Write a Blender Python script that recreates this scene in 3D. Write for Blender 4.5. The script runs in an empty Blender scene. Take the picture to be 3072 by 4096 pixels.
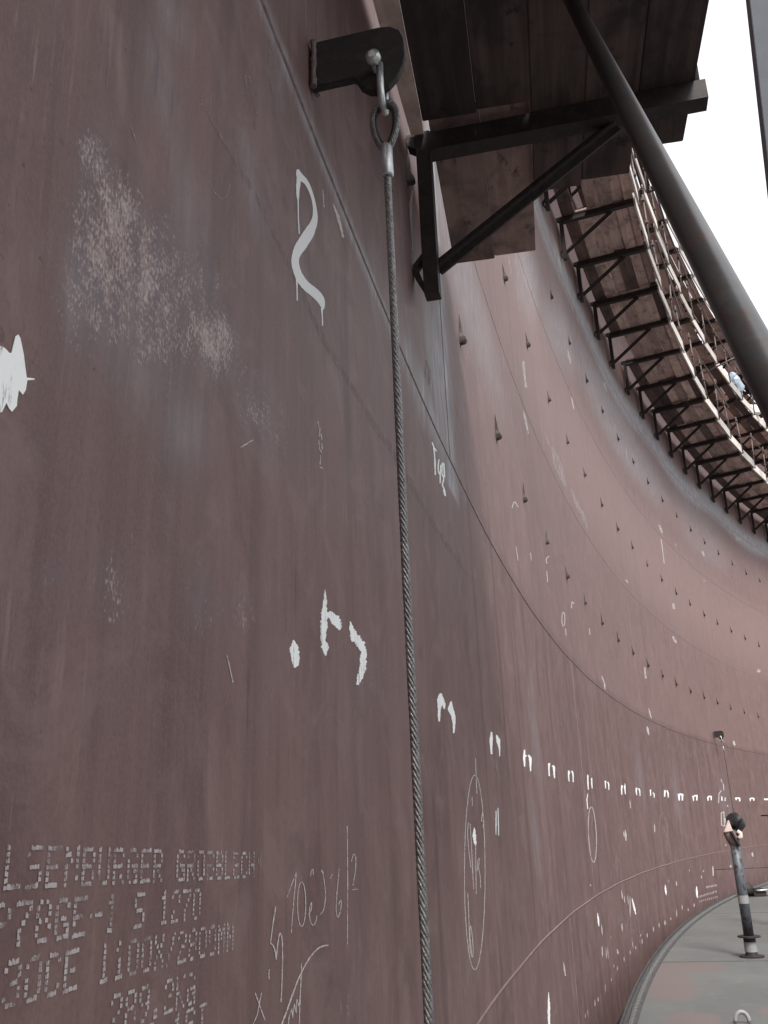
import bpy, bmesh, math, random
import numpy as np
from mathutils import Vector, Matrix
rnd = random.Random(7)
SC = bpy.context.scene
COL = SC.collection
rad = math.radians

# ------------------------------------------------------------------ camera
EYE = 1.6172                       # eye height over the deck, metres
R = 68.3505                        # shell radius
CX = R - 0.5                       # shell axis (camera stands 0.5 m off the plate)
FPX, YAW, PITCH, ROLL = 3646.04, -0.164621, 0.335949, -0.037108
_f = np.array([math.sin(YAW)*math.cos(PITCH), math.cos(YAW)*math.cos(PITCH), math.sin(PITCH)])
_r = np.array([math.cos(YAW), -math.sin(YAW), 0.0]); _u = np.cross(_r, _f)
_r, _u = math.cos(ROLL)*_r + math.sin(ROLL)*_u, -math.sin(ROLL)*_r + math.cos(ROLL)*_u
cam = bpy.data.cameras.new('camera'); camo = bpy.data.objects.new('camera', cam); COL.objects.link(camo)
cam.sensor_width = 36; cam.lens = FPX/4096*36; cam.clip_start = .02; cam.clip_end = 4000
camo.matrix_world = Matrix(((_r[0], _u[0], -_f[0], 0), (_r[1], _u[1], -_f[1], 0), (_r[2], _u[2], -_f[2], EYE), (0, 0, 0, 1)))
SC.camera = camo

# ------------------------------------------------------------------ light
SUN_EL, SUN_AZ = rad(50), rad(158)      # azimuth from +Y towards +X
w = bpy.data.worlds.new('World'); SC.world = w; w.use_nodes = True
nt = w.node_tree; bg = nt.nodes['Background']
sky = nt.nodes.new('ShaderNodeTexSky'); sky.sky_type = 'NISHITA'; sky.sun_disc = False
sky.sun_elevation = SUN_EL; sky.sun_rotation = SUN_AZ; sky.air_density = 1.0; sky.dust_density = 6.0; sky.ozone_density = 1.0
hs = nt.nodes.new('ShaderNodeHueSaturation'); hs.inputs['Saturation'].default_value = .3   # thin overcast
nt.links.new(sky.outputs[0], hs.inputs['Color'])
veil = nt.nodes.new('ShaderNodeMix'); veil.data_type = 'RGBA'; veil.inputs[0].default_value = .6; veil.inputs[7].default_value = (7.4, 7.5, 7.7, 1)   # white cloud veil
nt.links.new(hs.outputs[0], veil.inputs[6]); nt.links.new(veil.outputs[2], bg.inputs[0]); bg.inputs[1].default_value = .15
sun = bpy.data.lights.new('sun', 'SUN'); sun.energy = 3.0; sun.angle = rad(15); sun.color = (1, .96, .9)
suno = bpy.data.objects.new('sun', sun); COL.objects.link(suno)
sd = Vector((math.sin(SUN_AZ)*math.cos(SUN_EL), math.cos(SUN_AZ)*math.cos(SUN_EL), math.sin(SUN_EL)))
suno.rotation_euler = sd.to_track_quat('Z', 'Y').to_euler(); suno.location = (20, 10, 40)
SC.view_settings.view_transform = 'Standard'; SC.view_settings.look = 'None'
SC.view_settings.exposure = .62; SC.view_settings.gamma = 1

# ------------------------------------------------------------------ helpers
def W(arc, z, off=0.0):
    t = arc/R; r = R-off
    return (CX - r*math.cos(t), r*math.sin(t), z)
def hit(px, py, off=0.0):
    """the spot of the shell seen at this place of the photograph: (arc, z)"""
    d = _f + (px-1536)/FPX*_r - (py-2048)/FPX*_u
    r = R-off; a = d[0]**2+d[1]**2; b = -(d[0]*CX); c = CX*CX-r*r
    t = (-b+math.sqrt(max(b*b-a*c, 0)))/a
    x, y, z = d*t
    return math.atan2(y, CX-x)*R, z+EYE
def tag(o, label=None, cat=None, group=None, kind=None):
    if label: o['label'] = label
    if cat: o['category'] = cat
    if group: o['group'] = group
    if kind: o['kind'] = kind
    return o
def empty(name, loc, rz=0.0):
    o = bpy.data.objects.new(name, None); COL.objects.link(o); o.location = loc; o.rotation_euler = (0, 0, rz)
    o.empty_display_size = .1
    return o
class MB:
    def __init__(s): s.v = []; s.f = []; s.sm = []
    def add(s, vs, fs, smooth=False):
        n = len(s.v); s.v += [tuple(v) for v in vs]; s.f += [tuple(i+n for i in f) for f in fs]; s.sm += [smooth]*len(fs)
        return s
    def box(s, a, b):
        x0, y0, z0 = a; x1, y1, z1 = b
        return s.add([(x0,y0,z0),(x1,y0,z0),(x1,y1,z0),(x0,y1,z0),(x0,y0,z1),(x1,y0,z1),(x1,y1,z1),(x0,y1,z1)],
                     [(0,3,2,1),(4,5,6,7),(0,1,5,4),(1,2,6,5),(2,3,7,6),(3,0,4,7)])
    def bar(s, p, q, wd, ht, up=(0,0,1)):
        p = Vector(p); q = Vector(q); d = (q-p).normalized(); u = Vector(up)
        if abs(d.dot(u)) > .98: u = Vector((0,1,0))
        sd_ = d.cross(u).normalized(); u = sd_.cross(d)
        c = [(-.5,-.5),(.5,-.5),(.5,.5),(-.5,.5)]
        vs = [e+sd_*(wd*i)+u*(ht*j) for e in (p,q) for i,j in c]
        return s.add(vs, [(0,3,2,1),(4,5,6,7),(0,1,5,4),(1,2,6,5),(2,3,7,6),(3,0,4,7)])
    def tube(s, pts, r, n=12, cap=True, closed=False):
        pts = [Vector(p) for p in pts]; N = len(pts); rr = r if isinstance(r, (list,tuple)) else [r]*N
        vs = []; u = None
        for i, p in enumerate(pts):
            if closed: d = (pts[(i+1)%N]-pts[i-1])
            else: d = pts[min(i+1,N-1)]-pts[max(i-1,0)]
            d.normalize()
            if u is None:
                u = Vector((0,0,1)) if abs(d.z) < .9 else Vector((1,0,0))
            u = (u-d*u.dot(d)).normalized(); v = d.cross(u)
            vs += [p+(u*math.cos(2*math.pi*k/n)+v*math.sin(2*math.pi*k/n))*rr[i] for k in range(n)]
        fs = []
        for i in range(N if closed else N-1):
            j = (i+1) % N
            fs += [(i*n+k, i*n+(k+1)%n, j*n+(k+1)%n, j*n+k) for k in range(n)]
        s.add(vs, fs, True)
        if cap and not closed:
            b = len(s.v)-len(vs)
            s.f += [tuple(b+k for k in reversed(range(n))), tuple(b+(N-1)*n+k for k in range(n))]; s.sm += [False, False]
        return s
    def lathe(s, prof, c=(0,0,0), n=24):
        vs = [(c[0]+r*math.cos(2*math.pi*k/n), c[1]+r*math.sin(2*math.pi*k/n), c[2]+z) for r,z in prof for k in range(n)]
        fs = [(i*n+k, i*n+(k+1)%n, (i+1)*n+(k+1)%n, (i+1)*n+k) for i in range(len(prof)-1) for k in range(n)]
        return s.add(vs, fs, False)
    def prism(s, poly, y0, y1):          # outline in x,z extruded along y
        n = len(poly)
        vs = [(x, y0, z) for x,z in poly]+[(x, y1, z) for x,z in poly]
        return s.add(vs, [tuple(range(n)), tuple(reversed(range(n,2*n)))]+[(i, n+i, n+(i+1)%n, (i+1)%n) for i in range(n)])
    def mesh(s, name, m):
        me = bpy.data.meshes.new(name); me.from_pydata(s.v, [], s.f)
        me.polygons.foreach_set('use_smooth', s.sm); me.materials.append(m); me.update()
        return me
    def build(s, name, m, parent=None, bevel=0):
        o = bpy.data.objects.new(name, s.mesh(name, m)); COL.objects.link(o)
        if parent: o.parent = parent
        bm = bmesh.new(); bm.from_mesh(o.data)
        bmesh.ops.recalc_face_normals(bm, faces=bm.faces)
        if bevel:
            bmesh.ops.bevel(bm, geom=[e for e in bm.edges if e.is_manifold and e.calc_face_angle(0) > .6], offset=bevel, segments=2, affect='EDGES', clamp_overlap=True)
        bm.to_mesh(o.data); bm.free()
        return o
def place(o, me, parent=None): ...

# ------------------------------------------------------------------ materials
class NT:
    def __init__(s, name, rough=.6, metal=0.0):
        s.m = bpy.data.materials.new(name); s.m.use_nodes = True; s.t = s.m.node_tree
        s.b = s.t.nodes['Principled BSDF']; s.b.inputs['Roughness'].default_value = rough; s.b.inputs['Metallic'].default_value = metal
    def n(s, t, **k):
        x = s.t.nodes.new(t)
        for a, b in k.items():
            if hasattr(x, a) and a not in ('Scale',): setattr(x, a, b)
            else: x.inputs[a].default_value = b
        return x
    def l(s, a, b): s.t.links.new(a, b)
    def coord(s, out='Object', scale=(1,1,1)):
        c = s.n('ShaderNodeTexCoord'); mp = s.n('ShaderNodeMapping'); mp.inputs['Scale'].default_value = scale
        s.l(c.outputs[out], mp.inputs[0]); return mp.outputs[0]
    def noise(s, vec, scale, detail=4, rough=.55, dist=0):
        x = s.n('ShaderNodeTexNoise'); x.inputs['Scale'].default_value = scale; x.inputs['Detail'].default_value = detail
        x.inputs['Roughness'].default_value = rough; x.inputs['Distortion'].default_value = dist
        s.l(vec, x.inputs['Vector']); return x.outputs['Fac']
    def ramp(s, fac, stops):
        x = s.n('ShaderNodeValToRGB'); e = x.color_ramp.elements
        while len(e) < len(stops): e.new(.5)
        for i, (p, c) in enumerate(stops):
            e[i].position = p; e[i].color = (c, c, c, 1) if not isinstance(c, tuple) else c+(1,)
        s.l(fac, x.inputs[0]); return x.outputs[0]
    def mix(s, fac, a, b, blend='MIX'):
        x = s.n('ShaderNodeMix', data_type='RGBA', blend_type=blend)
        for v, i in ((fac, 0), (a, 6), (b, 7)):
            if isinstance(v, (int, float)): x.inputs[i].default_value = v
            elif isinstance(v, tuple): x.inputs[i].default_value = v+(1,) if len(v) == 3 else v
            else: s.l(v, x.inputs[i])
        return x.outputs[2]
    def mul(s, a, b, op='MULTIPLY'):
        x = s.n('ShaderNodeMath', operation=op)
        for v, i in ((a, 0), (b, 1)):
            if isinstance(v, (int, float)): x.inputs[i].default_value = v
            else: s.l(v, x.inputs[i])
        return x.outputs[0]
    def color(s, c):
        if isinstance(c, tuple): s.b.inputs['Base Color'].default_value = c+(1,)
        else: s.l(c, s.b.inputs['Base Color'])
        return s
    def bump(s, h, strength=.3, dist=.01):
        x = s.n('ShaderNodeBump'); x.inputs['Strength'].default_value = strength; x.inputs['Distance'].default_value = dist
        s.l(h, x.inputs['Height']); s.l(x.outputs[0], s.b.inputs['Normal']); return s

def simple(name, c1, c2, scale=6, rough=.6, metal=0.0, stretch=(1,1,1), bump=.15, bd=.003, out='Object', spots=None):
    t = NT(name, rough, metal); v = t.coord(out, stretch)
    f = t.ramp(t.noise(v, scale, 6, .6), [(.3, 0.0), (.7, 1.0)])
    c = t.mix(f, c1, c2)
    if spots:
        c = t.mix(t.ramp(t.noise(v, scale*3.1, 5, .65), [(.5, 0.0), (.62, 1.0)]), c, spots)
    t.color(c); t.bump(t.noise(v, scale*5, 4, .6), bump, bd)
    return t.m

def shell_material():
    t = NT('shell_primer', .62); t.b.inputs['Specular IOR Level'].default_value = .35
    uv = t.n('ShaderNodeUVMap', uv_map='arcz').outputs[0]
    def mp(sx, sy):
        m = t.n('ShaderNodeMapping'); m.inputs['Scale'].default_value = (sx, sy, 1); t.l(uv, m.inputs[0]); return m.outputs[0]
    plain = mp(1, 1)
    streak = t.noise(mp(6, .8), 1, 6, .65, .5); fine_streak = t.noise(mp(42, 1.6), 1, 4, .6); cloud = t.noise(plain, .55, 4, .5, .6)
    mid = t.noise(mp(2.2, 1.1), 1, 5, .6, .4)
    grain = t.noise(plain, 95, 3, .6); dust = t.noise(mp(210, 120), 1, 2, .6)
    c = t.mix(t.ramp(streak, [(.36, 0.0), (.64, 1.0)]), SHELL_A, SHELL_B)
    c = t.mix(t.mul(t.ramp(fine_streak, [(.45, 0.0), (.8, 1.0)]), .32), c, SHELL_C)
    c = t.mix(t.mul(t.ramp(mid, [(.5, 0.0), (.75, 1.0)]), .55), c, SHELL_D)
    c = t.mix(t.mul(t.ramp(cloud, [(.42, 0.0), (.7, 1.0)]), .5), c, SHELL_E)
    sl = t.ramp(t.noise(mp(38, 3.2), 1, 5, .7), [(.56, 0.0), (.66, 1.0)])
    c = t.mix(t.mul(sl, t.mul(t.ramp(t.noise(mp(1.7, 1.3), 1, 3, .6), [(.38, 0.0), (.6, 1.0)]), .8)), c, SHELL_C)
    sdk = t.ramp(t.noise(mp(33, 2.1), 1, 5, .7), [(.58, 0.0), (.68, 1.0)])
    c = t.mix(t.mul(sdk, t.mul(t.ramp(t.noise(mp(1.3, .9), 1, 3, .6), [(.4, 0.0), (.6, 1.0)]), .75)), c, (.07, .039, .037))
    c = t.mix(t.mul(t.ramp(t.noise(plain, 190, 2, .6), [(.45, 0.0), (.62, 1.0)]), .2), c, SHELL_C)
    c = t.mix(t.mul(t.ramp(t.noise(mp(150, 70), 1, 3, .6), [(.48, 0.0), (.64, 1.0)]), .24), c, (.08, .045, .043))
    sm = t.ramp(t.noise(plain, 4.2, 6, .7, .8), [(.5, 0.0), (.62, 1.0)])
    c = t.mix(t.mul(sm, .38), c, (.21, .145, .138))
    sm2 = t.ramp(t.noise(mp(2.6, 1.9), 1, 6, .72, 1.0), [(.54, 0.0), (.68, 1.0)])
    c = t.mix(t.mul(sm2, .5), c, (.074, .041, .039))
    # dark runs
    run = t.ramp(t.noise(mp(5.5, .22), 1, 3, .5), [(.56, 0.0), (.75, 1.0)])
    c = t.mix(t.mul(run, .6), c, (.058, .034, .033))
    at = t.n('ShaderNodeAttribute', attribute_name='stain'); sep = t.n('ShaderNodeSeparateColor'); t.l(at.outputs['Color'], sep.inputs[0])
    # G: ground and heat-blued steel
    gb = t.ramp(t.noise(mp(14, 3), 1, 5, .65), [(.3, .25), (.65, 1.0)])
    c = t.mix(t.mul(t.mul(sep.outputs[1], gb), .95), c, t.mix(t.ramp(t.noise(mp(30, 5), 1, 4, .6), [(.35, 0.0), (.7, 1.0)]), (.21,.235,.28), (.47,.50,.515)))
    # fine scratches and dark rust freckles
    scr = t.ramp(t.noise(mp(120, 5), 1, 3, .6), [(.64, 0.0), (.70, 1.0)])
    scr = t.mul(scr, t.ramp(t.noise(mp(2.3, 1.7), 1, 4, .6), [(.48, 0.0), (.62, 1.0)]))
    c = t.mix(t.mul(scr, .5), c, (.30, .22, .21))
    frk = t.mul(t.ramp(t.noise(mp(55, 48), 1, 3, .6), [(.66, 0.0), (.72, 1.0)]), t.ramp(t.noise(mp(1.9, 1.4), 1, 4, .6), [(.5, 0.0), (.62, 1.0)]))
    c = t.mix(t.mul(frk, .7), c, (.05, .026, .022))
    # R: speckled pale wear, where the primer has come off
    clump = t.noise(mp(26, 15), 1, 5, .7)
    sp = t.mul(t.mul(dust, .62), t.mul(clump, .62), 'ADD')
    wear = t.ramp(t.mul(sp, t.mul(sep.outputs[0], .235), 'ADD'), [(.775, 0.0), (.90, 1.0)])
    wear = t.mul(wear, t.ramp(sep.outputs[0], [(.03, 0.0), (.25, 1.0)]))
    c = t.mix(t.mul(t.mul(sep.outputs[0], t.ramp(t.noise(plain, 7, 4, .6), [(.3, 0.0), (.6, 1.0)])), .8), c, (.118, .098, .118))
    c = t.mix(t.mul(wear, .8), c, t.mix(t.ramp(t.noise(mp(120, 80), 1, 3, .6), [(.35, 0.0), (.65, 1.0)]), (.27, .19, .168), t.mix(t.noise(plain, 9, 3, .6), (.44, .33, .29), (.44, .43, .43))))
    # B: pinkish far wall, its stronger skylight put into the colour
    c = t.mix(t.mul(sep.outputs[2], .7), c, (.262, .178, .170))
    # stray flecks
    fl = t.ramp(t.noise(mp(85, 30), 1, 3, .6), [(.69, 0.0), (.74, 1.0)])
    fl = t.mul(fl, t.ramp(t.noise(plain, 3.1, 3, .5), [(.5, 0.0), (.7, 1.0)]))
    c = t.mix(t.mul(fl, .55), c, (.36, .28, .265))
    t.color(c)
    t.l(t.ramp(streak, [(.2, .52), (.8, .72)]), t.b.inputs['Roughness'])
    t.bump(t.mul(t.mul(grain, .35), t.mul(t.noise(plain, 1.6, 3, .5), 2.2), 'ADD'), .22, .006)
    return t.m
SHELL_A, SHELL_B = (.100, .0585, .0555), (.165, .102, .097)
SHELL_C, SHELL_D, SHELL_E = (.205, .135, .128), (.19, .122, .114), (.112, .070, .069)
M = {}
M['shell'] = shell_material()
M['bead'] = simple('weld_bead', (.11,.078,.076), (.21,.155,.15), 40, .5, .2, bump=.6, bd=.004)
def paint_material(name, c, a0, a1, scale, st=(1,1,1)):
    t = NT(name, .8); t.color(c)
    v = t.coord('Object', st)
    t.l(t.ramp(t.noise(v, scale, 5, .7), [(a0, 0.0), (a1, 1.0)]), t.b.inputs['Alpha'])
    return t.m
M['paint'] = paint_material('white_brush_paint', (.84,.86,.86), .30, .44, 75, (1,1,.22))
M['grey_paint'] = paint_material('thin_white_paint', (.64,.65,.66), .1, .2, 60, (1,1,.4))
M['chalk'] = paint_material('chalk', (.50,.465,.45), .30, .52, 130)
M['faint_chalk'] = paint_material('faint_chalk', (.30,.24,.228), .42, .62, 150)
M['stamp'] = paint_material('stencil_ink', (.41,.37,.375), .32, .54, 42)
M['smear'] = paint_material('thin_white_smear', (.42,.38,.37), .42, .68, 30, (1,1,.3))
M['smear2'] = paint_material('thin_paint_dab', (.46,.43,.42), .36, .56, 70, (1,1,.4))
M['dust'] = paint_material('scuffed_primer', (.225,.17,.165), .40, .75, 26, (1,1,.4))
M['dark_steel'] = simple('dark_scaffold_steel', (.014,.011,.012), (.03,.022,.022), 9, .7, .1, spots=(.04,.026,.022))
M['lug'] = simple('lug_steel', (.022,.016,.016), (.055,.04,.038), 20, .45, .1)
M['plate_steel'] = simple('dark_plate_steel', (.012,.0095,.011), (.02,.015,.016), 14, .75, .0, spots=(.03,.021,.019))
M['galv'] = simple('galvanised_steel', (.40,.41,.42), (.58,.60,.61), 45, .38, .75)
M['rope'] = simple('wire_rope_steel', (.13,.13,.135), (.34,.34,.35), 90, .4, .6, spots=(.10,.075,.06))
M['tube'] = simple('scaffold_tube_steel', (.042,.041,.044), (.066,.065,.069), 9, .36, .4, spots=(.06,.042,.036))
M['rail'] = simple('rail_tube_steel', (.07,.056,.054), (.12,.10,.097), 20, .5, .3)
M['post'] = simple('blue_grey_steel', (.085,.095,.115), (.10,.11,.13), 8, .9, .0)
M['rusty_pipe'] = simple('worn_blue_pipe', (.05,.055,.065), (.11,.13,.155), 5, .5, .1, spots=(.04,.024,.02))
M['tape'] = simple('white_tape', (.20,.205,.21), (.27,.27,.27), 12, .5)
M['wrap'] = simple('pinkish_wrap', (.55,.42,.38), (.72,.62,.58), 9, .6)
M['black'] = simple('black_plastic', (.012,.012,.014), (.03,.03,.035), 14, .4)
M['blue_sheet'] = simple('blue_sheet', (.20,.27,.37), (.40,.46,.52), 9, .5)
M['white_sheet'] = simple('white_sheet', (.70,.72,.73), (.82,.82,.82), 9, .6)
M['red'] = simple('red_lead', (.35,.09,.06), (.45,.15,.10), 9, .6)

def wood(name, dark, light, stain):
    t = NT(name, .85); oi = t.n('ShaderNodeObjectInfo')
    tc = t.n('ShaderNodeTexCoord'); ad = t.n('ShaderNodeVectorMath', operation='ADD'); t.l(tc.outputs['Object'], ad.inputs[0])
    cmb = t.n('ShaderNodeCombineXYZ'); t.l(t.mul(oi.outputs['Random'], 37.0), cmb.inputs[0]); t.l(t.mul(oi.outputs['Random'], 91.0), cmb.inputs[1]); t.l(cmb.outputs[0], ad.inputs[1])
    def mp(x, y, z):
        m = t.n('ShaderNodeMapping'); m.inputs['Scale'].default_value = (x, y, z); t.l(ad.outputs[0], m.inputs[0]); return m.outputs[0]
    g = t.noise(mp(16, 1.1, 16), 1, 6, .6, .5); fg = t.noise(mp(75, 2.2, 75), 1, 4, .6); bl = t.noise(mp(3.4, 2.4, 3.4), 1, 5, .65, .5); sm = t.noise(mp(9, 6, 9), 1, 5, .7)
    c = t.mix(t.ramp(g, [(.3, 0.0), (.7, 1.0)]), dark, light)
    c = t.mix(t.mul(t.ramp(fg, [(.5, 0.0), (.75, 1.0)]), .5), c, dark)
    c = t.mix(t.mul(t.ramp(bl, [(.48, 0.0), (.66, 1.0)]), .75), c, stain)
    c = t.mix(t.mul(t.ramp(sm, [(.60, 0.0), (.68, 1.0)]), .8), c, tuple(x*.6 for x in stain))
    tone = t.mix(oi.outputs['Random'], (.55,.54,.53), (1.18,1.15,1.12))
    c = t.mix(1.0, c, tone, 'MULTIPLY')
    t.color(c); t.bump(t.mul(g, t.mul(fg, .5), 'ADD'), .35, .004)
    return t.m
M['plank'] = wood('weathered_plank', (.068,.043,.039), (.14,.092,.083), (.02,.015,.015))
M['edge_board'] = wood('brightened_edge_board', (.40,.30,.29), (.56,.44,.42), (.26,.20,.19))  # base colour brightened to offset the shade under the platform
M['shaded_plank'] = wood('shade_toned_plank', (.034,.022,.021), (.105,.072,.064), (.012,.009,.009))  # near platform planks, their shade put into the darker colour
M['lit_plank'] = wood('lit_stained_plank', (.27,.18,.168), (.40,.285,.265), (.085,.06,.057))  # overhanging planks, bounce light put into the lighter colour
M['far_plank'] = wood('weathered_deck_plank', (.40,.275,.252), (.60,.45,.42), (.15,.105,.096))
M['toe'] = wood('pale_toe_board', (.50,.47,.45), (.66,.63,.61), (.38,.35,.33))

def deck_material():
    t = NT('deck_steel', .6); v = t.coord('Object')
    c = t.mix(t.ramp(t.noise(v, .5, 6, .65, .5), [(.35, 0.0), (.65, 1.0)]), (.088,.093,.09), (.122,.127,.124))
    c = t.mix(t.mul(t.ramp(t.noise(v, 2.2, 6, .7, .6), [(.52, 0.0), (.68, 1.0)]), .55), c, (.088,.08,.09))
    c = t.mix(t.mul(t.ramp(t.noise(v, 5.5, 5, .65), [(.56, 0.0), (.66, 1.0)]), .35), c, (.17,.172,.168))
    c = t.mix(t.mul(t.ramp(t.noise(v, 26, 4, .6), [(.5, 0.0), (.72, 1.0)]), .3), c, (.07,.068,.07))
    at = t.n('ShaderNodeAttribute', attribute_name='stain'); sep = t.n('ShaderNodeSeparateColor'); t.l(at.outputs['Color'], sep.inputs[0])
    k = t.ramp(t.mul(sep.outputs[0], t.mul(t.noise(v, 3, 5, .7), .6), 'ADD'), [(.62, 0.0), (.85, 1.0)])
    c = t.mix(t.mul(k, .75), c, (.135,.105,.10))
    t.color(c); t.bump(t.noise(v, 30, 4, .6), .25, .004)
    return t.m
M['deck'] = deck_material()
M['bolt'] = simple('dull_bolt_steel', (.11,.11,.112), (.19,.19,.19), 30, .6, .2)
M['bead_painted'] = simple('painted_weld_bead', (.15,.098,.093), (.23,.16,.152), 12, .6, bump=.6, bd=.004)
M['rim'] = simple('rim_bar_steel', (.055,.056,.058), (.09,.091,.094), 14, .5, .2)
M['ground'] = simple('ground_soil', (.10,.09,.08), (.16,.14,.12), 2, .9, out='Object')

# ------------------------------------------------------------------ ground and roof deck
def disc(name, rads, angs, z, m, stain=None):
    vs = []; fs = []; n = len(angs)
    for r in rads:
        for a in angs: vs.append((CX-r*math.cos(a), r*math.sin(a), z))
    closed = abs(angs[-1]-angs[0]-2*math.pi) > 1e-3 and (angs[-1]-angs[0]) > 6
    for i in range(len(rads)-1):
        for k in range(n if closed else n-1):
            j = (k+1) % n; fs.append((i*n+k, i*n+j, (i+1)*n+j, (i+1)*n+k))
    me = bpy.data.meshes.new(name); me.from_pydata(vs, [], fs); me.materials.append(m)
    o = bpy.data.objects.new(name, me); COL.objects.link(o)
    bm = bmesh.new(); bm.from_mesh(me); bmesh.ops.recalc_face_normals(bm, faces=bm.faces)
    if bm.faces[:][0].normal.z < 0: bmesh.ops.reverse_faces(bm, faces=bm.faces)
    bm.to_mesh(me); bm.free()
    if stain:
        ca = me.attributes.new('stain', 'FLOAT_COLOR', 'POINT')
        buf = np.zeros((len(vs), 4), np.float32); buf[:, 3] = 1
        buf[:, 0] = [stain(v.co.x, v.co.y) for v in me.vertices]
        ca.data.foreach_set('color', buf.ravel())
    return o
gb = MB().box((-1500,-1500,-1.9), (1700,1600,-1.6)); g = gb.build('ground', M['ground']); tag(g, kind='structure')
GAP = .34
PINK = [(.66, 10.3), (1.05, 12.4), (1.75, 12.5), (1.30, 11.3), (.95, 10.3)]
def pink(x, y):
    s = 0
    for cx, cy, a, b in ((.95,11.2,.35,1.3), (1.35,12.2,.45,.5), (1.0,9.1,.25,.35), (1.9,9.4,.3,.4)):
        s = max(s, math.exp(-(((x-cx)/a)**2+((y-cy)/b)**2)**1.6)) if True else s
    return s
da = [i*.0010 for i in range(-30, 400)]
da += [da[-1]+.03*i for i in range(1, 1+int((2*math.pi-.0010*430)/.03))]
dr = [R-GAP-.005-.14*i for i in range(34)]+[R-6, R-8, R-12, R-20, R-40, .5]
deck = disc('roof_deck', dr, da, 0.0, M['deck'], pink); tag(deck, kind='structure')
# lap seams of the deck plates: raised fillets
lap = MB()
for x in (6.6, 8.6):
    lap.box((x, 2, .001), (x+.05, 60, .008))
for k, y in enumerate((6.3, 12.55, 18.6, 25)):
    lap.box((-.2+.15*k+ (y*y/137 if k else 0), y, .002), (9, y+.05, .0065))
lap.build('deck_lap_seam', M['deck'], deck)

# rim bar with its bolts
rim = empty('rim_bar', W(9, 0, GAP)); tag(rim, 'grey bolted steel rim edging the roof deck beside the wall gap', 'rim')
def ring(a0, a1, step, prof, name, m, parent=None):
    N = int((a1-a0)/step); vs = []; fs = []; k = len(prof)
    for i in range(N+1):
        a = a0+(a1-a0)*i/N
        vs += [W(a, z, o) for o, z in prof]
    for i in range(N):
        for j in range(k):
            fs.append((i*k+j, i*k+(j+1)%k, (i+1)*k+(j+1)%k, (i+1)*k+j))
    fs += [tuple(range(k)), tuple(N*k+j for j in range(k))]
    mb = MB().add(vs, fs); o = mb.build(name, m)
    if parent:
        o.parent = parent; o.matrix_parent_inverse = Matrix.Translation(parent.location).inverted()
    return o
ring(-10, 60, .12, [(GAP-.03, -.55), (GAP-.018, -.55), (GAP-.018, .045), (GAP-.03, .045)], 'rim_plate', M['rim'], rim)
ring(-10, 60, .12, [(GAP-.016, .004), (GAP+.095, .004), (GAP+.095, .016), (GAP-.016, .016)], 'clamp_strip', M['rim'], rim)
ring(-10, 60, .12, [(GAP-.031, -.10), (.012, -.42), (.004, -.42), (.004, -.47), (GAP-.031, -.14)], 'added_rim_seal', M['black'], rim)  # black flap added in the gap to stop bounce light on the wall
bp = [(.024*math.cos(i*math.pi/3), .024*math.sin(i*math.pi/3)) for i in range(6)]
bolt = MB(); bolt.add([(x,y,0) for x,y in bp]+[(x,y,.028) for x,y in bp]+[(x*.45,y*.45,.028) for x,y in bp]+[(x*.45,y*.45,.045) for x,y in bp],
    [(i,(i+1)%6,6+(i+1)%6,6+i) for i in range(6)]+[(6+i,6+(i+1)%6,12+(i+1)%6,12+i) for i in range(6)]+[(12+i,12+(i+1)%6,18+(i+1)%6,18+i) for i in range(6)]+[tuple(range(18,24))])
bolt_me = bolt.mesh('bolt', M['bolt'])
for i in range(100):
    b = bpy.data.objects.new('bolt', bolt_me); COL.objects.link(b); b.parent = rim
    b.location = Vector(W(8.6+.175*i, .0165, GAP+.045))-rim.location
far = MB()
for i in range(120):
    c = W(8.6+.175*(100+i), .0165, GAP+.045)
    far.add([(c[0]+x, c[1]+y, c[2]+z) for x,y,z in bolt.v], bolt.f)
o = far.build('bolt', M['bolt']); o.parent = rim; o.matrix_parent_inverse = Matrix.Translation(rim.location).inverted(); tag(o, kind='stuff')

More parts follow.
